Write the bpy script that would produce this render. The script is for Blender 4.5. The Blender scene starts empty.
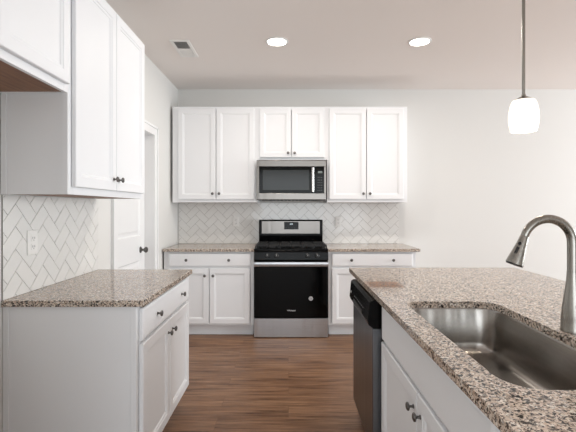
import bpy, bmesh, math, random
from mathutils import Vector, Matrix
random.seed(7)
S = bpy.context.scene
COL = S.collection
PI = math.pi

# ------------------------------------------------------------------ camera
F = 405.0
cd = bpy.data.cameras.new('camera'); cam = bpy.data.objects.new('camera', cd); COL.objects.link(cam)
cam.location = (0, 0, 1.338); cam.rotation_euler = (PI/2, 0, 0)
cd.sensor_fit = 'HORIZONTAL'; cd.sensor_width = 36; cd.lens = F/576*36
cd.shift_x = -0.5/576; cd.shift_y = -8.0/576
cd.clip_start = 0.02
S.camera = cam

# ------------------------------------------------------------------ world, window daylight, exposure
W = bpy.data.worlds.new('sky'); S.world = W; W.use_nodes = True
W.node_tree.nodes['Background'].inputs[0].default_value = (0.93, 0.96, 1.0, 1)
W.node_tree.nodes['Background'].inputs[1].default_value = 0.6
S.view_settings.view_transform = 'Standard'; S.view_settings.look = 'None'
S.view_settings.gamma = 1; S.view_settings.use_curve_mapping = False
S.view_settings.exposure = 0.30

def area(name, loc, rot, sx, sy, power, color=(1, 1, 1)):
    l = bpy.data.lights.new(name, 'AREA'); l.shape = 'RECTANGLE'; l.size = sx; l.size_y = sy
    l.energy = power; l.color = color
    o = bpy.data.objects.new(name, l); COL.objects.link(o); o.location = loc; o.rotation_euler = rot
    return o
XR = 7.4; YR = -3.4
# daylight entering by the windows of the right and rear walls
area('window_daylight', (XR-.02, 2.4, 1.35), (0, PI/2, 0), 2.1, 4.2, 262, (.89, .955, 1))
area('window_daylight_rear', (.6, YR+.02, 1.3), (PI/2, 0, 0), 3.6, 2.2, 70, (.89, .955, 1))

# ------------------------------------------------------------------ materials
def lin(c):
    return tuple(((v/255)/12.92 if v/255 <= .04045 else ((v/255+.055)/1.055)**2.4) for v in c) + (1,)
def mat(name, col, rough=.5, metal=0, spec=.5, emis=None, estr=0, coat=0):
    m = bpy.data.materials.new(name); m.use_nodes = True
    b = m.node_tree.nodes['Principled BSDF']
    b.inputs['Base Color'].default_value = lin(col); b.inputs['Roughness'].default_value = rough
    b.inputs['Metallic'].default_value = metal; b.inputs['Specular IOR Level'].default_value = spec
    b.inputs['Coat Weight'].default_value = coat
    if emis: b.inputs['Emission Color'].default_value = lin(emis); b.inputs['Emission Strength'].default_value = estr
    return m
def nodes(m):
    nt = m.node_tree; return nt, nt.nodes, nt.links, nt.nodes['Principled BSDF']
def mapping(nt, scale=(1, 1, 1), src='Object', rot=(0, 0, 0)):
    tc = nt.nodes.new('ShaderNodeTexCoord'); mp = nt.nodes.new('ShaderNodeMapping')
    mp.inputs['Scale'].default_value = scale; mp.inputs['Rotation'].default_value = rot
    nt.links.new(tc.outputs[src], mp.inputs['Vector']); return mp.outputs[0]
def noise(nt, vec, scale, detail=3, rough=.5):
    n = nt.nodes.new('ShaderNodeTexNoise'); n.inputs['Scale'].default_value = scale
    n.inputs['Detail'].default_value = detail; n.inputs['Roughness'].default_value = rough
    nt.links.new(vec, n.inputs['Vector']); return n.outputs['Fac']
def ramp(nt, fac, stops, interp='LINEAR'):
    r = nt.nodes.new('ShaderNodeValToRGB'); r.color_ramp.interpolation = interp
    e = r.color_ramp.elements
    while len(e) < len(stops): e.new(.5)
    for i, (p, c) in enumerate(stops): e[i].position = p; e[i].color = lin(c)
    nt.links.new(fac, r.inputs[0]); return r.outputs[0]
def bump(nt, b, h, strength, dist=.002):
    n = nt.nodes.new('ShaderNodeBump'); n.inputs['Strength'].default_value = strength
    n.inputs['Distance'].default_value = dist
    nt.links.new(h, n.inputs['Height']); nt.links.new(n.outputs[0], b.inputs['Normal'])
def mix(nt, fac, a, b, mode='MIX'):
    m = nt.nodes.new('ShaderNodeMix'); m.data_type = 'RGBA'; m.blend_type = mode
    for sock, v in ((m.inputs[0], fac), (m.inputs[6], a), (m.inputs[7], b)):
        if hasattr(v, 'links'): nt.links.new(v, sock)
        else: sock.default_value = v
    return m.outputs[2]
def math_(nt, op, a, b=0.0):
    m = nt.nodes.new('ShaderNodeMath'); m.operation = op
    for sock, v in ((m.inputs[0], a), (m.inputs[1], b)):
        if hasattr(v, 'links'): nt.links.new(v, sock)
        else: sock.default_value = v
    return m.outputs[0]

def paint(name, col, rough=.6, st=.06):
    m = mat(name, col, rough, spec=.3); nt, N, L, b = nodes(m)
    bump(nt, b, noise(nt, mapping(nt), 260, 2), st, .001); return m
M_WALL = paint('wall_paint', (224, 223, 220), .75)
M_CEIL = paint('ceiling_paint', (238, 232, 228), .9)
M_TRIM = paint('trim_enamel', (238, 238, 238), .35, .01)
M_CAB = paint('cabinet_enamel', (240, 241, 243), .48, .01)
M_INNER = mat('birch_veneer', (150, 92, 52), .5); nt, N, L, b = nodes(M_INNER)
L.new(ramp(nt, noise(nt, mapping(nt, (2, 22, 22)), 3, 5), [(.3, (112, 72, 46)), (.7, (146, 100, 66))]), b.inputs['Base Color'])
M_DARK = mat('shadow_gap_black', (22, 22, 22), .8)

def steel(name, col, rough, sc=(1, 300, 300), var=.12, wav=(14, 1, .5)):
    m = mat(name, col, rough, 1); nt, N, L, b = nodes(m)
    n = noise(nt, mapping(nt, sc), 1.0, 3)
    L.new(math_(nt, 'ADD', math_(nt, 'MULTIPLY', n, var), rough-var/2), b.inputs['Roughness'])
    bump(nt, b, math_(nt, 'ADD', n, math_(nt, 'MULTIPLY', noise(nt, mapping(nt, wav), 1.0, 1), 30)), .10, .0012)
    return m
M_STEEL = steel('brushed_stainless', (190, 193, 197), .30)
M_STEELM = steel('brushed_stainless_satin', (140, 136, 132), .32)
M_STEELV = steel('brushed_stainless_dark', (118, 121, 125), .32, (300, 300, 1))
M_SINK = steel('sink_stainless', (160, 156, 151), .24, (200, 3, 200))
M_NICKEL = steel('brushed_nickel', (150, 147, 141), .26, (300, 300, 4))
M_KNOB = mat('satin_nickel_knob', (112, 110, 108), .28, 1)
M_CHROME = mat('polished_steel', (222, 220, 218), .16, 1)
M_BLACKGLASS = mat('black_glass', (3, 3, 3), .07, 0, .14)
M_BLACK = mat('black_enamel', (6, 6, 7), .22, 0, .14)
M_BLACKPL = mat('black_plastic', (16, 16, 17), .35)
M_IRON = mat('cast_iron', (24, 24, 25), .5)
M_WINDOW = mat('microwave_window_mesh', (30, 32, 31), .12, 0, .3)
M_WHITEPL = mat('white_plastic', (236, 235, 232), .4)
M_PRINT = mat('pale_print', (245, 246, 248), .5)
M_STICK = mat('sticker_grey', (186, 186, 188), .5)
M_GREYBTN = mat('button_grey', (70, 72, 74), .5)
M_LENS = mat('lamp_lens', (255, 255, 255), .5, emis=(255, 247, 232), estr=9)
M_OPAL = mat('opal_glass', (255, 252, 246), .25, emis=(255, 242, 226), estr=.62)
M_GROUT = mat('grout', (176, 173, 168), .9)
M_TILE = mat('white_glazed_tile', (234, 233, 230), .09, 0, .5); nt, N, L, b = nodes(M_TILE)
bump(nt, b, noise(nt, mapping(nt), 22, 2), .22, .004)

def granite(name, patch=False):
    m = mat(name, (190, 175, 160), .12, 0, .5); nt, N, L, b = nodes(m)
    v0 = mapping(nt)
    wn = nt.nodes.new('ShaderNodeTexNoise'); wn.inputs['Scale'].default_value = 140; wn.inputs['Detail'].default_value = 2
    L.new(v0, wn.inputs['Vector'])
    add = nt.nodes.new('ShaderNodeVectorMath'); add.operation = 'MULTIPLY_ADD'
    L.new(wn.outputs['Color'], add.inputs[0]); add.inputs[1].default_value = (.009,)*3; L.new(v0, add.inputs[2])
    def cells(scale, rnd):
        vo = nt.nodes.new('ShaderNodeTexVoronoi'); vo.inputs['Scale'].default_value = scale
        L.new(add.outputs[0], vo.inputs['Vector'])
        sp = nt.nodes.new('ShaderNodeSeparateColor'); L.new(vo.outputs['Color'], sp.inputs[0]); return sp.outputs[rnd]
    big = ramp(nt, cells(165, 0), [(0, (44, 40, 40)), (.12, (116, 107, 102)), (.23, (176, 164, 155)), (.40, (212, 196, 182)),
                                  (.66, (230, 217, 205)), (.84, (242, 237, 230)), (.94, (190, 186, 182))], 'CONSTANT')
    fine = ramp(nt, cells(330, 1), [(0, (62, 56, 54)), (.10, (170, 162, 156)), (.18, (255, 252, 249)), (.8, (248, 242, 237))], 'CONSTANT')
    col = mix(nt, 1, big, fine, 'MULTIPLY')
    cl = noise(nt, v0, 9, 3)
    col = mix(nt, .35, col, ramp(nt, cl, [(.3, (232, 224, 214)), (.7, (240, 243, 243))]), 'MULTIPLY')
    if patch:   # a soft-edged patch tinted warm brown by the island's far corner
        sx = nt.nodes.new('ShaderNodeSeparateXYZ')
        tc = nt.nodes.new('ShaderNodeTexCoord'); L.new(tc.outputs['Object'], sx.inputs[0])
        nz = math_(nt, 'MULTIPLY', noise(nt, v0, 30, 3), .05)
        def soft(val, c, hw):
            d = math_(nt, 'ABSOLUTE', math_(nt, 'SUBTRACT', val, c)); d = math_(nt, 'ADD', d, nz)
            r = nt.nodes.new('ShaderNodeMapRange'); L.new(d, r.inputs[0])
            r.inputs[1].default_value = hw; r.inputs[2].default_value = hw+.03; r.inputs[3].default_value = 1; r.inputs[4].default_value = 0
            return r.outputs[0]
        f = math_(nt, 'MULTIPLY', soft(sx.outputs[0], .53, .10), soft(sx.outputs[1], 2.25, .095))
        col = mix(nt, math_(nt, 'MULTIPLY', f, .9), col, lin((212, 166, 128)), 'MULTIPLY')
    L.new(col, b.inputs['Base Color'])
    return m
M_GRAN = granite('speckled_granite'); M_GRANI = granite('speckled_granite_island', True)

# wood plank floor: boards run along X
M_FLOOR = mat('wood_plank_floor', (125, 88, 66), .38, 0, .4); nt, N, L, b = nodes(M_FLOOR)
v = mapping(nt)
br = nt.nodes.new('ShaderNodeTexBrick'); L.new(v, br.inputs['Vector'])
br.inputs['Scale'].default_value = 1; br.inputs['Brick Width'].default_value = 1.22; br.inputs['Row Height'].default_value = .152
br.inputs['Mortar Size'].default_value = .0012; br.inputs['Mortar Smooth'].default_value = .3; br.inputs['Bias'].default_value = 0
br.offset = .37; br.offset_frequency = 2
br.inputs['Color1'].default_value = (0, 0, 0, 1); br.inputs['Color2'].default_value = (1, 1, 1, 1); br.inputs['Mortar'].default_value = (.5, .5, .5, 1)
off = nt.nodes.new('ShaderNodeVectorMath'); off.operation = 'MULTIPLY_ADD'
L.new(br.outputs['Color'], off.inputs[0]); off.inputs[1].default_value = (7, 3, 5)
L.new(mapping(nt, (1.0, 13, 1)), off.inputs[2])
g1 = noise(nt, off.outputs[0], 2.2, 6, .62)
off2 = nt.nodes.new('ShaderNodeVectorMath'); off2.operation = 'MULTIPLY_ADD'
L.new(br.outputs['Color'], off2.inputs[0]); off2.inputs[1].default_value = (3, 9, 2)
L.new(mapping(nt, (1.6, 60, 1)), off2.inputs[2])
g2 = noise(nt, off2.outputs[0], 2.0, 4, .6)
c1 = ramp(nt, g1, [(.30, (70, 46, 32)), (.40, (126, 91, 66)), (.6, (154, 117, 88)), (.8, (178, 140, 109))])
c2 = ramp(nt, g2, [(.34, (120, 106, 96)), (.52, (255, 255, 255))])
col = mix(nt, .55, c1, c2, 'MULTIPLY')
pl = ramp(nt, br.outputs['Color'], [(0, (244, 243, 242)), (1, (255, 255, 255))])
col = mix(nt, 1, col, pl, 'MULTIPLY')
col = mix(nt, math_(nt, 'MULTIPLY', br.outputs['Fac'], .35), col, lin((70, 46, 34)))
L.new(col, b.inputs['Base Color'])
L.new(math_(nt, 'ADD', math_(nt, 'MULTIPLY', g2, .2), .28), b.inputs['Roughness'])
bump(nt, b, g2, .08, .001)

# ------------------------------------------------------------------ mesh helpers
class MB:
    def __init__(s): s.bm = bmesh.new()
    def box(s, x0, x1, y0, y1, z0, z1):
        x0, x1 = sorted((x0, x1)); y0, y1 = sorted((y0, y1)); z0, z1 = sorted((z0, z1))
        v = [s.bm.verts.new(p) for p in ((x0, y0, z0), (x1, y0, z0), (x1, y1, z0), (x0, y1, z0), (x0, y0, z1), (x1, y0, z1), (x1, y1, z1), (x0, y1, z1))]
        for f in ((0, 3, 2, 1), (4, 5, 6, 7), (0, 1, 5, 4), (1, 2, 6, 5), (2, 3, 7, 6), (3, 0, 4, 7)): s.bm.faces.new([v[i] for i in f])
        return s
    def rings(s, rings, cap0=True, cap1=True):
        R = [[s.bm.verts.new(p) for p in r] for r in rings]; n = len(R[0])
        for a, b_ in zip(R, R[1:]):
            for i in range(n): s.bm.faces.new((a[i], a[(i+1) % n], b_[(i+1) % n], b_[i]))
        if cap0: s.bm.faces.new(R[0][::-1])
        if cap1: s.bm.faces.new(R[-1])
        return s
    def lathe(s, prof, origin=(0, 0, 0), axis=(0, 0, 1), n=24, cap0=True, cap1=True):
        q = Vector((0, 0, 1)).rotation_difference(Vector(axis).normalized()); o = Vector(origin)
        return s.rings([[o + q @ Vector((max(r, 1e-5)*math.cos(2*PI*i/n), max(r, 1e-5)*math.sin(2*PI*i/n), z)) for i in range(n)] for r, z in prof], cap0, cap1)
    def cyl(s, p, r, h, axis=(0, 0, 1), n=24): return s.lathe([(r, 0), (r, h)], p, axis, n)
    def tube(s, pts, rad, n=16, cap=True):
        pts = [Vector(p) for p in pts]
        if not hasattr(rad, '__len__'): rad = [rad]*len(pts)
        t0 = (pts[1]-pts[0]).normalized(); u = t0.orthogonal().normalized(); out = []
        for i, p in enumerate(pts):
            t = ((pts[min(i+1, len(pts)-1)]-p).normalized() + (p-pts[max(i-1, 0)]).normalized()).normalized()
            u = (u - t*u.dot(t)).normalized(); w = t.cross(u)
            out.append([p + rad[i]*(u*math.cos(2*PI*k/n)+w*math.sin(2*PI*k/n)) for k in range(n)])
        return s.rings(out, cap, cap)
    def build(s, name, m, parent=None, loc=(0, 0, 0), bevel=0, smooth=False, seg=2, rot=None):
        bmesh.ops.recalc_face_normals(s.bm, faces=s.bm.faces)
        me = bpy.data.meshes.new(name); s.bm.to_mesh(me); s.bm.free()
        me.materials.append(m)
        o = bpy.data.objects.new(name, me); COL.objects.link(o); o.location = loc
        if rot: o.rotation_euler = rot
        if parent: o.parent = parent
        if smooth:
            for p in me.polygons: p.use_smooth = True
            me.set_sharp_from_angle(angle=math.radians(38))
        if bevel:
            bv = o.modifiers.new('bevel', 'BEVEL'); bv.width = bevel; bv.segments = seg; bv.limit_method = 'ANGLE'; bv.angle_limit = math.radians(50)
        return o
def thing(name, label, cat, loc=(0, 0, 0), rotz=0, group=None):
    o = bpy.data.objects.new(name, None); COL.objects.link(o); o.location = loc; o.rotation_euler = (0, 0, rotz)
    o.empty_display_size = .1; o['label'] = label; o['category'] = cat
    if group: o['group'] = group
    return o
def tag(o, label, cat, group=None):
    o['label'] = label; o['category'] = cat
    if group: o['group'] = group
    return o
def struct(o, label=None):
    o['kind'] = 'structure'
    if label: o['label'] = label
    return o
def text(name, s, size, m, parent, loc, rot):
    c = bpy.data.curves.new(name, 'FONT'); c.body = s; c.size = size; c.extrude = .0004; c.align_x = 'CENTER'; c.align_y = 'CENTER'
    t = bpy.data.objects.new(name, c); COL.objects.link(t)
    bpy.context.view_layer.update()
    me = bpy.data.meshes.new_from_object(t.evaluated_get(bpy.context.evaluated_depsgraph_get()))
    bpy.data.objects.remove(t); me.materials.clear(); me.materials.append(m)
    o = bpy.data.objects.new(name, me); COL.objects.link(o); o.parent = parent; o.location = loc; o.rotation_euler = rot
    return o

# ------------------------------------------------------------------ room shell
XL = -1.316; YB = 4.82; ZC = 2.75; T = .12
DY0, DY1, DZ = 3.09, 3.94, 2.045
struct(MB().box(XL-T-.7, XR+T, YR-T, YB+T, -.1, 0).build('floor', M_FLOOR))
struct(MB().box(XL, -.66, .68, .80, 0, ZC).build('wall_added_shade', M_WALL))  # unseen stub wall, added to keep rear light off the near left cabinet ends
struct(MB().box(XL-T-.7, XR+T, YR-T, YB+T, ZC, ZC+.1).build('ceiling', M_CEIL))
struct(MB().box(XL-T, XR+T, YB, YB+T, 0, ZC).build('wall_back', M_WALL))
struct(MB().box(XL-T, XL, YR, DY0, 0, ZC).box(XL-T, XL, DY1, YB, 0, ZC).box(XL-T, XL, DY0, DY1, DZ, ZC).build('wall_left', M_WALL))
struct(MB().box(XR, XR+T, YR, .3, 0, ZC).box(XR, XR+T, 4.5, YB, 0, ZC).box(XR, XR+T, 0.3, 4.5, 0, .3).box(XR, XR+T, 0.3, 4.5, 2.4, ZC).build('wall_right', M_WALL))
struct(MB().box(XL-T, -1.2, YR-T, YR, 0, ZC).box(2.4, XR+T, YR-T, YR, 0, ZC).box(-1.2, 2.4, YR-T, YR, 2.4, ZC).box(-1.2, 2.4, YR-T, YR, 0, .2).build('wall_rear', M_WALL))
wf = MB()
for y in (.3, 1.68, 3.07, 4.45): wf.box(XR+.02, XR+.09, y, y+.05, .3, 2.4)
wf.box(XR+.02, XR+.09, 0.3, 4.5, .3, .35).box(XR+.02, XR+.09, 0.3, 4.5, 2.35, 2.4)
struct(wf.build('window_1', M_TRIM))
wf = MB()
for x in (-1.2, -.02, 1.17, 2.35): wf.box(x, x+.05, YR-.09, YR-.02, .2, 2.4)
wf.box(-1.2, 2.4, YR-.09, YR-.02, .2, .25).box(-1.2, 2.4, YR-.09, YR-.02, 2.35, 2.4)
struct(wf.build('window_2', M_TRIM))
struct(MB().box(1.335, XR, YB-.014, YB, 0, .13).build('baseboard_back', M_TRIM, bevel=.004))
struct(MB().box(XL, XL+.014, .81, 1.84, 0, .13).build('baseboard_left', M_TRIM, bevel=.004))
struct(MB().box(XL, XL+.014, 2.80, 3.0, 0, .13).build('baseboard_hall', M_TRIM, bevel=.004))

def rrings(x0, x1, z0, z1, prof, y):       # rectangular rings: (inset, depth from y)
    return [[(x0+i, y+d, z0+i), (x1-i, y+d, z0+i), (x1-i, y+d, z1-i), (x0+i, y+d, z1-i)] for i, d in prof]
def panel(mb, x0, x1, z0, z1, y, t, rail=.05):
    mb.rings(rrings(x0, x1, z0, z1, [(0, t), (0, .003), (.003, 0), (rail, 0), (rail+.004, .004), (rail+.012, .005), (rail+.017, .010)], y))

# pantry door in the left wall (recessed in its jamb), casing around it
d = MB()
fx = XL-.085          # slab face
x_, w = 0, DY1-DY0-.006
# slab built facing -Y in local space then rotated +90
def slab(mb, w, h, t):
    zs = [(.20, .84), (1.07, 1.90)]; st = .115
    mb.box(0, st, 0, t, 0, h); mb.box(w-st, w, 0, t, 0, h)
    for a, b_ in ((0, .20), (.84, 1.07), (1.90, h)): mb.box(st, w-st, 0, t, a, b_)
    for a, b_ in zs: mb.rings(rrings(st, w-st, a, b_, [(0, 0), (.012, .009), (.03, .009), (.05, .003)], 0), cap0=False)
slab(d, w, DZ-.012, .035)
door = struct(d.build('door_1', M_TRIM, loc=(fx, DY0+.003, .008), rot=(0, 0, PI/2)))
kn = MB().lathe([(.030, 0), (.031, .003), (.026, .008), (.012, .012), (.010, .030), (.018, .036), (.027, .046), (.028, .056), (.022, .066), (.008, .070)], (w-.105, 0, .935), (0, -1, 0), 24)
kn.build('door_knob', M_KNOB, door, smooth=True)['label'] = 'dark nickel round door knob'
jm = MB().box(XL-T, XL, DY1-.002, DY1+.001, 0, DZ).box(XL-T, XL, DY0-.001, DY0+.002, 0, DZ).box(XL-T, XL, DY0, DY1, DZ-.002, DZ+.001)
jm.box(fx-.036, fx-.060, DY1-.012, DY1, 0, DZ)
cw = .09
for yy in ((DY0-cw, DY0), (DY1, DY1+cw)):
    jm.box(XL, XL+.016, yy[0], yy[1], 0, DZ+cw)
jm.box(XL, XL+.016, DY0, DY1, DZ, DZ+cw)
jm.box(XL+.0161, XL+.024, DY0-cw, DY0-cw+.022, 0, DZ+cw).box(XL+.0161, XL+.024, DY1+cw-.022, DY1+cw, 0, DZ+cw).box(XL+.0161, XL+.024, DY0-cw, DY1+cw, DZ+cw-.022, DZ+cw)
struct(jm.build('trim_1', M_TRIM, bevel=.002))
struct(MB().box(fx-.65, fx-.6, DY0-.3, DY1+.3, 0, ZC).box(fx-.6, XL-T, DY0-.3, DY0-.25, 0, ZC).box(fx-.6, XL-T, DY1+.25, DY1+.3, 0, ZC).build('wall_pantry', M_WALL))

# ------------------------------------------------------------------ cabinets
def knob_at(parent, x, z, y=0):
    k = MB().lathe([(.0085, 0), (.0085, .002), (.0055, .005), (.005, .013), (.009, .017), (.0155, .020), (.0165, .0235), (.0145, .0275), (.008, .030)], (0, 0, 0), (0, -1, 0), 20)
    k.build('knob', M_KNOB, parent, loc=(x, y, z), smooth=True).scale = (.93, .93, .93)
DT = .019
def door_part(par, x0, x1, z0, z1, kx=None, kz=None, rail=.05):
    m = MB(); panel(m, 0, x1-x0, 0, z1-z0, 0, DT, rail)
    o = m.build('door', M_CAB, par, loc=(x0, -DT-.003, z0))
    if kx is not None: knob_at(o, kx-x0, kz-z0)
def drawer_part(par, x0, x1, z0, z1, knobs=(), name='drawer_front'):
    m = MB(); m.rings(rrings(0, x1-x0, 0, z1-z0, [(0, DT), (0, .006), (.003, .003), (.008, .0015), (.012, 0)], 0))
    o = m.build(name, M_CAB, par, loc=(x0, -DT-.003, z0))
    for kx in knobs: knob_at(o, kx-x0, (z1-z0)/2)
def frame(par, w, z0, z1, stile, rails, extra=()):
    m = MB(); t = DT
    m.box(-.002, stile[0], 0, t, z0, z1); m.box(w-stile[1], w+.002, 0, t, z0, z1)
    for a, b_ in rails: m.box(stile[0], w-stile[1], 0, t, a, b_)
    for a, b_, c, d_ in extra: m.box(a, b_, 0, t, c, d_)
    m.build('face_frame', M_CAB, par, bevel=.001, seg=1)
def wall_cab(label, loc, rotz, w, h, depth, group, doors, kz, dz=(.035, .025), stile=(.038, .038), scribe=None, wood=True):
    """doors: list of (x0, x1, knob x)"""
    t = thing('wall_cabinet', label, 'cabinet', loc, rotz, group)
    p = .016
    m = MB().box(0, p, DT, depth, 0, h).box(w-p, w, DT, depth, 0, h).box(p, w-p, DT, depth, h-p, h).box(p, w-p, depth-.006, depth, 0, h-p)
    m.build('body', M_CAB, t, bevel=.001, seg=1)
    MB().box(p, w-p, DT, depth-.006, .001, .013).build('bottom_panel', M_INNER, t)['label'] = 'brown wood underside panel'
    frame(t, w, 0, h, stile, [(0, .038), (h-.04, h)])
    for a, b_, k in doors: door_part(t, a, b_, dz[0], h-dz[1], k, kz)
    if scribe is not None: MB().box(-.006, 0, depth-.026, depth, 0, h).build('scribe_molding', M_CAB, t, bevel=.0015); MB().box(-.0065, -.002, .0005, .026, 0, h).build('corner_molding', M_CAB, t, bevel=.0015)
    return t
def base_cab(label, loc, rotz, w, depth, group, doors, drawer, knobs, kz=.636, scribe=False, stile=(.038, .038), dtop=.709, drz=(.73, .866), back=True, kickr=(0, 0)):
    t = thing('base_cabinet', label, 'cabinet', loc, rotz, group)
    H = .884; p = .016
    m = MB().box(0, p, DT, depth, .112, H).box(w-p, w, DT, depth, .112, H).box(0, p, .086, depth, 0, .112).box(w-p, w, .086, depth, 0, .112).box(p, w-p, DT, depth, .11, .126)
    if back: m.box(p, w-p, depth-.006, depth, .126, H)
    m.build('body', M_CAB, t, bevel=.001, seg=1)
    frame(t, w, .115, H, stile, [(.115, .150), (dtop-.01, drz[0]+.012), (.868, H)])
    MB().box(p, w-p, .072, .086, 0, .11).build('toe_kick', M_CAB, t)
    MB().box(p, w-p, .060, .072, 0, .018).build('shoe_molding', M_CAB, t, bevel=.004)
    for a, b_, k in doors: door_part(t, a, b_, .135, dtop, k, kz)
    drawer_part(t, drawer[0], drawer[1], drz[0], drz[1], knobs)
    if scribe: MB().box(-.006, 0, depth-.026, depth, 0, H).build('scribe_molding', M_CAB, t, bevel=.0015); MB().box(-.0065, -.002, .0005, .026, .115, H).build('corner_molding', M_CAB, t, bevel=.0015)
    return t

# wall cabinets
FU = YB-.325
gU = 'wall cabinets on the back wall'
wall_cab('tall white two-door wall cabinet left of the microwave, against the left wall corner', (-1.285, FU, 1.40), 0, .935, 1.062, .323, gU,
         [(.064, .480, .447), (.487, .905, .520)], .096, stile=(.07, .04))
wall_cab('short white two-door cabinet mounted directly above the microwave', (-.348, FU, 1.872), 0, .776, .590, .323, gU,
         [(.030, .376, .343), (.382, .742, .415)], .072, dz=(.025, .025))
wall_cab('tall white two-door wall cabinet right of the microwave, last on the right', (.430, FU, 1.40), 0, .885, 1.062, .323, gU,
         [(.022, .428, .395), (.435, .842, .468)], .096)
FXU = -.995
wall_cab('large white two-door cabinet on the left wall above the granite counter and tile', (FXU, 1.832, 1.40), PI/2, .93, 1.067, .304, 'wall cabinets on the left wall',
         [(.022, .458, .425), (.464, .908, .497)], .098, scribe=True)
wall_cab('white upper cabinet over the empty refrigerator bay, brown underside, top left corner', (FXU, .90, 1.857), PI/2, .928, .610, .304, 'wall cabinets on the left wall',
         [(.022, .458, None), (.464, .906, None)], .08, dz=(.033, .025))
# base cabinets
FB = 4.225; gB = 'base cabinets along the back wall'; DPT = YB-FB-.002
t = base_cab('white base cabinet left of the stove with wide drawer over two doors', (-1.273, FB, 0), 0, .914, DPT, gB,
         [(.028, .445, .405), (.452, .872, .492)], (.028, .880), (.214, .655))
MB().box(-.025, -.003, 0, .02, .115, .884).build('filler_strip', M_CAB, t)
t = base_cab('white base cabinet right of the stove with wide drawer over two doors', (.412, FB, 0), 0, .914, DPT, gB,
         [(.040, .455, .415), (.462, .880, .502)], (.040, .880), (.240, .674))
FXL = -.700
base_cab('white base cabinet on the left wall under granite with grey side panel toward camera', (FXL, 1.868, 0), PI/2, .914, -XL+FXL-.002, 'base cabinet of the left wall',
         [(.024, .452, .415), (.460, .892, .497)], (.024, .892), (.23, .70), scribe=True, drz=(.718, .868), dtop=.702, kz=.635)

# ------------------------------------------------------------------ countertops
def slab_counter(name, outer, hole, z0, z1, m, label):
    bm = bmesh.new()
    def loop(pts):
        vs = [bm.verts.new((x, y, z1)) for x, y in pts]; es = [bm.edges.new((vs[i], vs[(i+1) % len(vs)])) for i in range(len(vs))]; return vs, es
    vo, eo = loop(outer); loops = [vo]; ed = list(eo)
    if hole: vh, eh = loop(hole); loops.append(vh); ed += eh
    bmesh.ops.triangle_fill(bm, use_beauty=True, edges=ed)
    top = list(bm.faces); mp = {}
    for vv in list(bm.verts): mp[vv] = bm.verts.new((vv.co.x, vv.co.y, z0))
    for f in top: bm.faces.new([mp[q] for q in reversed(f.verts)])
    for lp in loops:
        for i in range(len(lp)):
            a, b_ = lp[i], lp[(i+1) % len(lp)]; bm.faces.new((a, b_, mp[b_], mp[a]))
    q = MB(); q.bm.free(); q.bm = bm
    o = q.build(name, m, bevel=.003)
    return tag(o, label, 'countertop')
def rr(x0, x1, y0, y1, r, n=8):
    if not hasattr(r, '__len__'): r = (r,)*4
    out = []
    for (cx, cy, a0), rad in zip(((x1, y1, 0), (x0, y1, 90), (x0, y0, 180), (x1, y0, 270)), r):
        sx = -1 if cx == x1 else 1; sy = -1 if cy == y1 else 1
        for k in range(n+1):
            a = math.radians(a0+90*k/n); out.append((cx+sx*rad+rad*math.cos(a), cy+sy*rad+rad*math.sin(a)))
    return out
ZT, ZB = .914, .8845
slab_counter('countertop', [(XL+.001, 1.852), (-.663, 1.852), (-.663, 2.798), (XL+.001, 2.798)], None, ZB, ZT, M_GRAN, 'speckled granite countertop on the left wall cabinet under the outlet')
slab_counter('countertop', [(-1.299, 4.19), (-.358, 4.19), (-.358, YB-.001), (-1.299, YB-.001)], None, ZB, ZT, M_GRAN, 'short granite countertop left of the stove on the back wall')
slab_counter('countertop', [(.410, 4.19), (1.365, 4.19), (1.365, YB-.001), (.410, YB-.001)], None, ZB, ZT, M_GRAN, 'short granite countertop right of the stove, its end free')
IX0, IX1, IY0, IY1 = .430, 1.607, .30, 2.885
hole = rr(.520, .924, .944, 1.837, (.085, .07, .09, .09))
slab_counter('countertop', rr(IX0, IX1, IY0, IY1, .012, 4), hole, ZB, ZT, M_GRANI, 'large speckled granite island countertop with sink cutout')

# ------------------------------------------------------------------ island base
FI = .475
def isl(label, y1, w, **k): return base_cab(label, (FI, y1, 0), -PI/2, w, .605, 'base cabinets of the island', **k)
t = thing('sink_base_cabinet', 'white island base cabinet below the sink with false drawer front and two doors', 'cabinet', (FI, 2.007, 0), -PI/2, 'base cabinets of the island')
w = 1.153; p = .016; H = .884
MB().box(0, p, DT, .605, 0, H).box(w-p, w, DT, .605, 0, H).box(p, w-p, DT, .605, .11, .126).build('body', M_CAB, t, bevel=.001, seg=1)
frame(t, w, .115, H, (.038, .038), [(.115, .150), (.675, .71), (.868, H)])
MB().box(p, w-p, .072, .086, 0, .11).build('toe_kick', M_CAB, t)
door_part(t, .030, .575, .135, .686, .540, .620); door_part(t, .582, 1.123, .135, .686, .617, .620)
drawer_part(t, .030, 1.112, .699, .866, (), 'false_drawer_front')
isl('white island base cabinet nearest the camera, past the sink cabinet', .846, .51, doors=[(.03, .48, .06)], drawer=(.03, .48), knobs=(.26,))
t = thing('island_panel', 'white panelled back and end of the island under the overhanging granite', 'panel', (1.083, .32, 0))
MB().box(0, .10, 0, 2.44, 0, .8843).build('back_panel', M_CAB, t, bevel=.002)
MB().box(-.608, -.001, 2.33, 2.349, 0, .884).build('end_panel', M_CAB, t, bevel=.001)
MB().box(.10, .112, 0, 2.44, 0, .13).build('base_molding', M_TRIM, t, bevel=.004)

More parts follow.
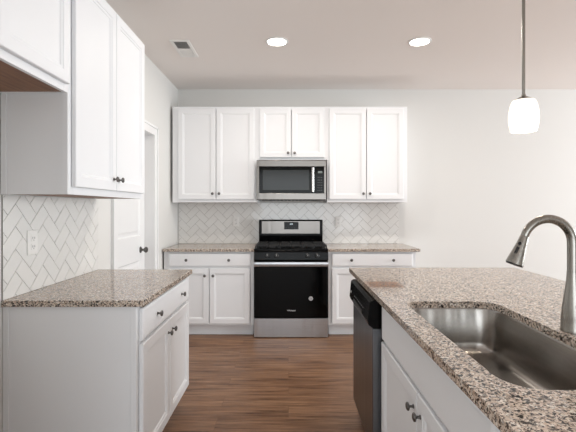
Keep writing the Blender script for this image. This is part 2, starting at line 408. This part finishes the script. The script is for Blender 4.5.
# ------------------------------------------------------------------ herringbone backsplashes
def clip(poly, x0, x1, y0, y1):
    for ax, lim, sg in ((0, x0, 1), (0, x1, -1), (1, y0, 1), (1, y1, -1)):
        out = []
        for i in range(len(poly)):
            a, b_ = poly[i], poly[(i+1) % len(poly)]
            ia = (a[ax]-lim)*sg >= 0; ib = (b_[ax]-lim)*sg >= 0
            if ia: out.append(a)
            if ia != ib:
                t_ = (lim-a[ax])/(b_[ax]-a[ax]); out.append((a[0]+t_*(b_[0]-a[0]), a[1]+t_*(b_[1]-a[1])))
        poly = out
        if not poly: return []
    return poly
def herring(m, x0, x1, z0, z1, ox, oz, th=.004):
    w_ = .0762; g = .0014; c = math.sqrt(.5)
    for k in range(-40, 41):
        for j in range(-14, 15):
            bx_, by_ = k + 4*j, k
            for (a, b_, cc, dd) in ((0, 2, 0, 1), (2, 3, -1, 1)):
                r = [((bx_+a)*w_+g, (by_+cc)*w_+g), ((bx_+b_)*w_-g, (by_+cc)*w_+g), ((bx_+b_)*w_-g, (by_+dd)*w_-g), ((bx_+a)*w_+g, (by_+dd)*w_-g)]
                r = [(ox-(x-y)*c, oz+(x+y)*c) for x, y in r][::-1]
                pl_ = clip(r, x0, x1, z0, z1)
                if len(pl_) < 3: continue
                cx = sum(q[0] for q in pl_)/len(pl_); cz = sum(q[1] for q in pl_)/len(pl_)
                if max(q[0] for q in pl_)-min(q[0] for q in pl_) < .004: continue
                t1, t2 = random.uniform(-.010, .010), random.uniform(-.010, .010)
                def ins(q, d_):
                    l_ = math.hypot(q[0]-cx, q[1]-cz) or 1; f = max(0, 1-d_/l_); return (cx+(q[0]-cx)*f, cz+(q[1]-cz)*f)
                y_ = lambda q: -th+t1*(q[0]-cx)+t2*(q[1]-cz)
                m.rings([[(q[0], 0, q[1]) for q in pl_], [(q[0], -th+.001, q[1]) for q in pl_],
                         [(ins(q, .0015)[0], y_(q), ins(q, .0015)[1]) for q in pl_]], cap0=False)
def backsplash(label, loc, rotz, x0, x1, z0, z1, ox, oz, extra=None):
    t = thing('tile_backsplash', label, 'backsplash', loc, rotz)
    MB().box(x0, x1, -.006, -.001, z0, z1).build('grout_bed', M_GROUT, t)
    m = MB(); herring(m, x0, x1, z0, z1, ox, oz)
    o = m.build('herringbone_tile', M_TILE, t, loc=(0, -.005, 0))
    return t
bs = backsplash('white herringbone tile backsplash on the back wall behind the stove', (0, YB, 0), 0, XL+.012, 1.310, ZT+.001, 1.398, .940, 1.151)
backsplash('white herringbone tile backsplash on the left wall above the granite counter', (XL, 0, 0), PI/2, 1.856, 2.783, ZT+.001, 1.398, 2.047, .927)

# ------------------------------------------------------------------ outlets
def outlet(label, loc, rotz):
    t = thing('wall_outlet', label, 'outlet', loc, rotz, 'white wall outlets')
    MB().rings(rrings(-.036, .036, -.058, .058, [(0, 0), (0, -.003), (.004, -.006)], 0)).build('cover_plate', M_WHITEPL, t)
    for z in (-.02, .02):
        o = MB().box(-.017, .017, -.0085, -.0065, z-.014, z+.014).build('socket', M_WHITEPL, t, bevel=.001)
        MB().box(-.008, -.006, -.0092, -.0086, z-.004, z+.007).box(.006, .008, -.0092, -.0086, z-.004, z+.006).cyl((0, -.0086, z-.009), .002, .0006, (0, -1, 0), 10).build('slot', M_DARK, o)
    return t
outlet('white double outlet on the left wall herringbone tile above the granite', (XL+.0106, 2.062, 1.163), PI/2).scale = (1.12, 1, 1.08)
outlet('small white outlet on back wall tile left of the stove', (-.623, YB-.0106, 1.175), 0)
outlet('small white outlet on back wall tile right of the stove', (.590, YB-.0106, 1.18), 0)

# ------------------------------------------------------------------ gas range
RX = .0265
t = thing('gas_range', 'freestanding stainless and black gas range between the back wall cabinets', 'stove', (RX, 4.17, 0))
HW = .383
MB().box(-HW, HW, .035, .60, .02, .90).build('body', M_BLACK, t, bevel=.003)
MB().box(-HW, HW, .012, .60, .901, .916).build('cooktop', M_BLACK, t, bevel=.004)
m = MB()
pr = [(.034, .800), (0, .800), (-.004, .806), (.006, .880), (.014, .900), (.034, .900)]
m.rings([[(x, a, b_) for a, b_ in pr] for x in (-HW, HW)])
cp = m.build('control_panel', M_BLACK, t, bevel=.002)
for kx in (-.245, -.150, .170, .268):
    k = MB().lathe([(.024, 0), (.024, .004), (.019, .008), (.017, .026), (.015, .029)], (0, 0, 0), (0, -1, 0), 20)
    k.box(-.004, .004, -.034, -.006, -.018, .018)
    ko = k.build('control_knob', M_BLACKPL, cp, loc=(kx, -.001, .846), smooth=True)
    MB().box(-.0015, .0015, -.0346, -.0342, .002, .017).build('pointer', M_PRINT, ko)
# oven door
od = MB(); od.box(-HW, HW, -.002, .034, .205, .796)
od = od.build('oven_door', M_BLACK, t, bevel=.004)
MB().rings(rrings(-HW+.012, HW-.012, .215, .725, [(0, 0), (0, -.003), (.003, -.005)], -.0022)).build('door_glass', M_BLACKGLASS, od)
hd = MB(); pr = [(-.030, .738), (-.048, .742), (-.052, .765), (-.048, .786), (-.030, .790)]
hd.rings([[(x, a, b_) for a, b_ in pr] for x in (-HW+.004, HW-.004)])
hd.box(-HW+.02, -HW+.05, -.031, -.003, .75, .78).box(HW-.05, HW-.02, -.031, -.003, .75, .78)
hd.build('door_handle', M_STEEL, od, bevel=.002)['label'] = 'wide brushed steel handle bar'
text('logo', 'Whirlpool', .021, M_PRINT, od, (.002, -.0078, .284), (PI/2, 0, 0))['label'] = 'pale maker name lettering'
st = MB().lathe([(.022, 0), (.022, .0006)], (.203, -.0073, .408), (0, -1, 0), 28).build('round_sticker', M_STICK, od)
MB().tube([(.195, -.0085, .414), (.201, -.0085, .402), (.207, -.0085, .412), (.213, -.0085, .398)], .0016, 6).build('sticker_mark', M_GREYBTN, st)
MB().box(-HW, HW, -.002, .034, .006, .200).build('storage_drawer', M_STEEL, t, bevel=.004)
MB().box(-HW+.02, HW-.02, .04, .08, 0, .03).build('plinth', M_BLACK, t)
for sx in (-1, 1):
    for y in (.10, .54): MB().cyl((sx*.33, y, 0), .018, .02).build('foot', M_BLACKPL, t)
# back guard
bg = MB(); pr = [(.600, .917), (.560, .917), (.545, 1.02), (.545, 1.185), (.556, 1.200), (.600, 1.200)]
bg.rings([[(x, a, b_) for a, b_ in pr] for x in (-.371, .371)])
bg = bg.build('back_guard', M_BLACK, t, bevel=.003)
MB().box(-.338, .338, .539, .5449, 1.040, 1.186).build('guard_trim', M_STEELM, bg, bevel=.002)
cl = MB().box(-.077, .090, .535, .5388, 1.090, 1.176).build('clock_display', M_BLACKGLASS, bg, bevel=.003)
for i in range(5):
    MB().box(-.060+i*.033, -.048+i*.033, .5343, .5349, 1.104, 1.109).build('button', M_GREYBTN, cl)
dg = MB()
for i in range(3): dg.box(-.010+i*.012, -.002+i*.012, .5340, .5349, 1.143, 1.158)
dg.build('clock_digits', mat('lit_clock', (220, 235, 240), .5, emis=(215, 235, 245), estr=.25), cl)
# burners and grates
for bx_, by_, r in ((-.215, .165, .05), (-.215, .415, .038), (.215, .165, .042), (.215, .415, .05), (0, .29, .045)):
    b_ = MB().lathe([(r, 0), (r, .008), (r*.72, .012), (r*.72, .018), (r*.6, .021)], (bx_, by_, .9165), (0, 0, 1), 24).build('burner', M_IRON, t, smooth=True)
for gx in (-.25, 0, .25):
    g = MB(); hw = .118; r = .0065; z = .949
    for a in (-hw, hw): g.box(gx+a-r, gx+a+r, .05, .53, z-.012, z)
    for y in (.05, .165, .29, .415, .53): g.box(gx-hw, gx+hw, y-r, y+r, z-.012, z)
    g.box(gx-r, gx+r, .05, .53, z-.012, z)
    for a in (-hw, hw):
        for y in (.055, .29, .525): g.box(gx+a-r, gx+a+r, y-r, y+r, .9162, z-.01)
    g.build('grate', M_IRON, t, bevel=.002)

# ------------------------------------------------------------------ microwave
t = thing('microwave_oven', 'stainless over-the-range microwave with black glass door above the stove', 'microwave', (.031, 4.41, 1.42))
MW = .380
MB().box(-MW, MW, .022, .405, .006, .436).build('body', M_BLACK, t, bevel=.003)
df = MB()
df.box(-MW, MW, 0, .0215, .370, .436).box(-MW, MW, 0, .0215, .010, .078).box(-MW, -MW+.030, 0, .0215, .078, .370).box(MW-.024, MW, 0, .0215, .078, .370)
df.build('front_frame', M_STEELM, t, bevel=.003)
dg = MB().box(-MW+.030, .262, .003, .0215, .078, .370).build('door_glass', M_BLACKGLASS, t)
MB().rings(rrings(-.315, .195, .110, .335, [(0, 0), (0, -.001), (.004, -.0015)], .0029)).build('viewing_window', M_WINDOW, dg)
cp = MB().box(.264, MW-.024, .003, .0215, .078, .370).build('control_panel', M_BLACKGLASS, t)
MB().box(.290, .338, .0015, .0029, .298, .320).build('display', mat('dim_display', (110, 118, 116), .3), cp)
for r_ in range(6):
    for c_ in range(3): MB().box(.286+c_*.019, .298+c_*.019, .0018, .0029, .105+r_*.028, .116+r_*.028).build('button', M_GREYBTN, cp)
h = MB().tube([(.232, -.038, .095), (.232, -.038, .355)], .014, 14)
h.tube([(.232, -.038, .11), (.232, .003, .11)], .007, 10).tube([(.232, -.038, .34), (.232, .003, .34)], .007, 10)
h.build('door_handle', M_CHROME, dg, smooth=True)
vg = MB()
for i in range(16): vg.box(-.33+i*.042, -.30+i*.042, .03, .38, 0, .0058)
vg.build('vent_grille', M_BLACKPL, t)

# ------------------------------------------------------------------ dishwasher
t = thing('dishwasher', 'stainless dishwasher with black control panel built into the island', 'dishwasher', (.419, 2.623, 0), -PI/2)
DW = .605
MB().box(0, DW, .050, .60, .10, .868).build('tub', M_BLACKPL, t, bevel=.003)
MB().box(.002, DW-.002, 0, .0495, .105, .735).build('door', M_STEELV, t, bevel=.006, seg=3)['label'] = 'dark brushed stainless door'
m = MB(); pr = [(.049, .738), (.004, .738), (-.018, .752), (-.024, .770), (-.015, .868), (.000, .878), (.049, .878)]
m.rings([[(x, a, b_) for a, b_ in pr] for x in (.001, DW-.001)])
cp = m.build('control_panel', M_BLACK, t, bevel=.003)
m = MB(); 
m.rings([[(x, a, b_) for a, b_ in ((-.0235, .768), (-.0260, .772), (-.0255, .786), (-.0225, .788))] for x in (.16, .44)])
m.build('handle_pocket', M_BLACKPL, cp)
M_MARK = mat('printed_grey_mark', (120, 122, 124), .5)
for i in range(7): MB().box(.18+i*.045, .20+i*.045, -.0225, -.019, .806, .8095).build('button', M_MARK, cp)
bt = MB().box(.04, .052, -.0228, -.019, .80, .812).build('status_light', M_PRINT, cp)
MB().box(.01, DW-.01, .075, .088, 0, .10).build('kick_plate', M_BLACKPL, t)

# ------------------------------------------------------------------ sink
t = thing('kitchen_sink', 'single-bowl undermount stainless sink set in the island granite', 'sink', (.722, 1.39, .66))
def rz(inset, z, r): return [(x-.722, y-1.39, z-.66) for x, y in rr(.515+inset, .929-inset, .939+inset, 1.842-inset, r)]
m = MB().rings([rz(-.022, .8825, .11), rz(0, .8825, .090), rz(.003, .875, .088), rz(.012, .735, .080), rz(.018, .708, .074), rz(.032, .692, .062), rz(.055, .686, .045), rz(.17, .683, .03)], False, True)
bowl = m.build('bowl', M_SINK, t, smooth=True)
so = bowl.modifiers.new('thick', 'SOLIDIFY'); so.thickness = .0016; so.offset = 1
dr = MB().lathe([(.055, .0246), (.056, .0262), (.045, .0266), (.040, .0255), (.012, .0252)], (0, 0, 0), (0, 0, 1), 32).build('drain', M_CHROME, t, smooth=True)
MB().lathe([(.024, .027), (.026, .029), (.010, .031), (.006, .040), (.010, .043), (.004, .045)], (0, 0, 0), (0, 0, 1), 20).build('strainer', M_KNOB, dr, smooth=True)

# ------------------------------------------------------------------ faucet
FX, FY = .975, 1.39
t = thing('kitchen_faucet', 'brushed nickel gooseneck pull-down faucet beside the island sink', 'faucet', (FX, FY, ZT+.0005))
MB().lathe([(.037, 0), (.0375, .004), (.036, .010), (.0345, .045), (.0315, .080), (.027, .115), (.0225, .145), (.0195, .170), (.0178, .190), (.0172, .205)], n=32).build('body', M_NICKEL, t, smooth=True)
R = .084; zc = 1.216-ZT
pts = [(0, 0, .2055), (0, 0, .23)] + [(0, 0, .23+(zc-.23)*k/3) for k in range(1, 3)]
for k in range(0, 25):
    a = math.radians(163*k/24); pts.append((-R+R*math.cos(a), 0, zc+R*math.sin(a)))
MB().tube(pts, [.0166]*4+[.0166-.0032*k/24 for k in range(25)], 20).build('spout', M_NICKEL, t, smooth=True)
e = Vector(pts[-1]); dv = (Vector(pts[-1])-Vector(pts[-2])).normalized()
sp = MB().lathe([(.0136, .0005), (.0146, .004), (.0170, .03), (.0225, .062), (.0285, .096), (.0292, .101)], e, dv, 28).build('spray_head', M_NICKEL, t, smooth=True)
MB().lathe([(.0275, .1012), (.0265, .105), (.012, .106)], e, dv, 28).build('spray_face', M_BLACKPL, sp, smooth=True)
side = Vector((-.80, -.60, 0)); side = (side-dv*side.dot(dv)).normalized()
MB().lathe([(.006, 0), (.0055, .003), (.003, .004)], e+dv*.030+side*.0162, side, 16).build('spray_button', M_BLACKPL, sp, smooth=True)
MB().tube([e+dv*.044+side*.0188, e+dv*.066+side*.0232], .0052, 12).build('spray_rocker', M_BLACKPL, sp, smooth=True)
hub = Vector((0, -.022, .095))
MB().lathe([(.017, 0), (.018, .004), (.018, .026), (.016, .031), (.006, .033)], (.006, -.020, .088), (.35, -1, .0), 24).build('handle_hub', M_NICKEL, t, smooth=True)
MB().tube([(.014, -.048, .090), (.045, -.062, .110), (.10, -.080, .145), (.125, -.088, .160)], [.007, .006, .005, .0055], 12).build('handle_lever', M_NICKEL, t, smooth=True)

# ------------------------------------------------------------------ pendant lamp
PX, PY = 1.054, 1.816
t = thing('pendant_lamp', 'lit white barrel-shaped glass pendant lamp hanging above the island', 'lamp', (PX, PY, ZC))
MB().lathe([(.062, 0), (.062, -.008), (.045, -.022), (.012, -.028)], n=28).build('canopy', M_NICKEL, t, smooth=True)
zb = 1.682-ZC
MB().cyl((0, 0, zb+.152), .0068, -(zb+.152)-.0285, n=14).build('rod', M_NICKEL, t, smooth=True)
MB().lathe([(.037, 0), (.036, .004), (.022, .012), (.010, .018), (.009, .026)], (0, 0, zb+.1385), n=28).build('socket_cap', M_NICKEL, t, smooth=True)
prof = [(.045, .138), (.051, .128), (.0565, .110), (.0605, .086), (.062, .062), (.061, .040), (.0575, .018), (.0535, .002)]
inn = [(r-.003, z) for r, z in prof[::-1]]
MB().lathe([(.0005, .1383)] + [(.03, .1383)] + prof + [(.052, 0)] + inn[:-1] + [(.04, .1345), (.0005, .1345)], (0, 0, zb), n=36, cap0=False, cap1=False).build('lamp_shade', M_OPAL, t, smooth=True)
MB().lathe([(.010, .1335), (.014, .11), (.026, .088), (.028, .070), (.019, .050), (.004, .043)], (0, 0, zb), n=20).build('bulb', M_LENS, t, smooth=True)
pl = bpy.data.lights.new('pendant_glow', 'POINT'); pl.energy = 1.5; pl.color = (1, .86, .7); pl.shadow_soft_size = .04
po = bpy.data.objects.new('pendant_glow', pl); COL.objects.link(po); po.location = (PX, PY, 1.64)

# ------------------------------------------------------------------ recessed lights and vent
def downlight(label, x, y):
    t = thing('recessed_light', label, 'light', (x, y, ZC), 0, 'recessed ceiling lights')
    MB().lathe([(.097, 0), (.096, -.004), (.080, -.007), (.078, -.003), (.078, 0)], n=36, cap0=False, cap1=False).build('trim_ring', M_TRIM, t, smooth=True)
    MB().lathe([(.0775, -.0015), (.0775, -.0045), (.06, -.006)], n=36).build('lens', M_LENS, t, smooth=True)
    l = bpy.data.lights.new('downlight', 'AREA'); l.shape = 'DISK'; l.size = .15; l.energy = 9; l.color = (1, .93, .85)
    o = bpy.data.objects.new('downlight', l); COL.objects.link(o); o.location = (x, y, ZC-.010)
downlight('round lit recessed ceiling light nearer the vent, left of the two', -.098, 3.435)
downlight('round lit recessed ceiling light nearer the pendant, right of the two', 1.112, 3.435)
t = thing('ceiling_vent', 'white rectangular ceiling air vent near the left wall', 'vent', (-.920, 3.588, ZC))
fr = MB(); a, b_ = .083, .190
w2 = .028
def vr(i_, z): return [(-a+i_, -b_+i_, z), (a-i_, -b_+i_, z), (a-i_, b_-i_, z), (-a+i_, b_-i_, z)]
fr.rings([vr(0, 0), vr(0, -.003), vr(.004, -.007), vr(w2-.003, -.007), vr(w2, -.004), vr(w2, 0)], False, False)
fr.box(-a+w2, a-w2, -.012, .012, -.006, 0)
fr.build('frame', M_WHITEPL, t)
MB().box(-a+.02, a-.02, -b_+.02, b_-.02, -.0008, -.0002).build('backing', M_DARK, t)
for k, sg in ((-1, 1), (1, -1)):
    for i in range(10):
        y0 = k*.088 + (i-4.5)*.0145
        q = MB().box(-.054, .054, -.0062, .0062, -.0005, .0005)
        q.build('louver', M_WHITEPL, t, loc=(0, y0, -.0050), rot=(sg*math.radians(32), 0, 0))
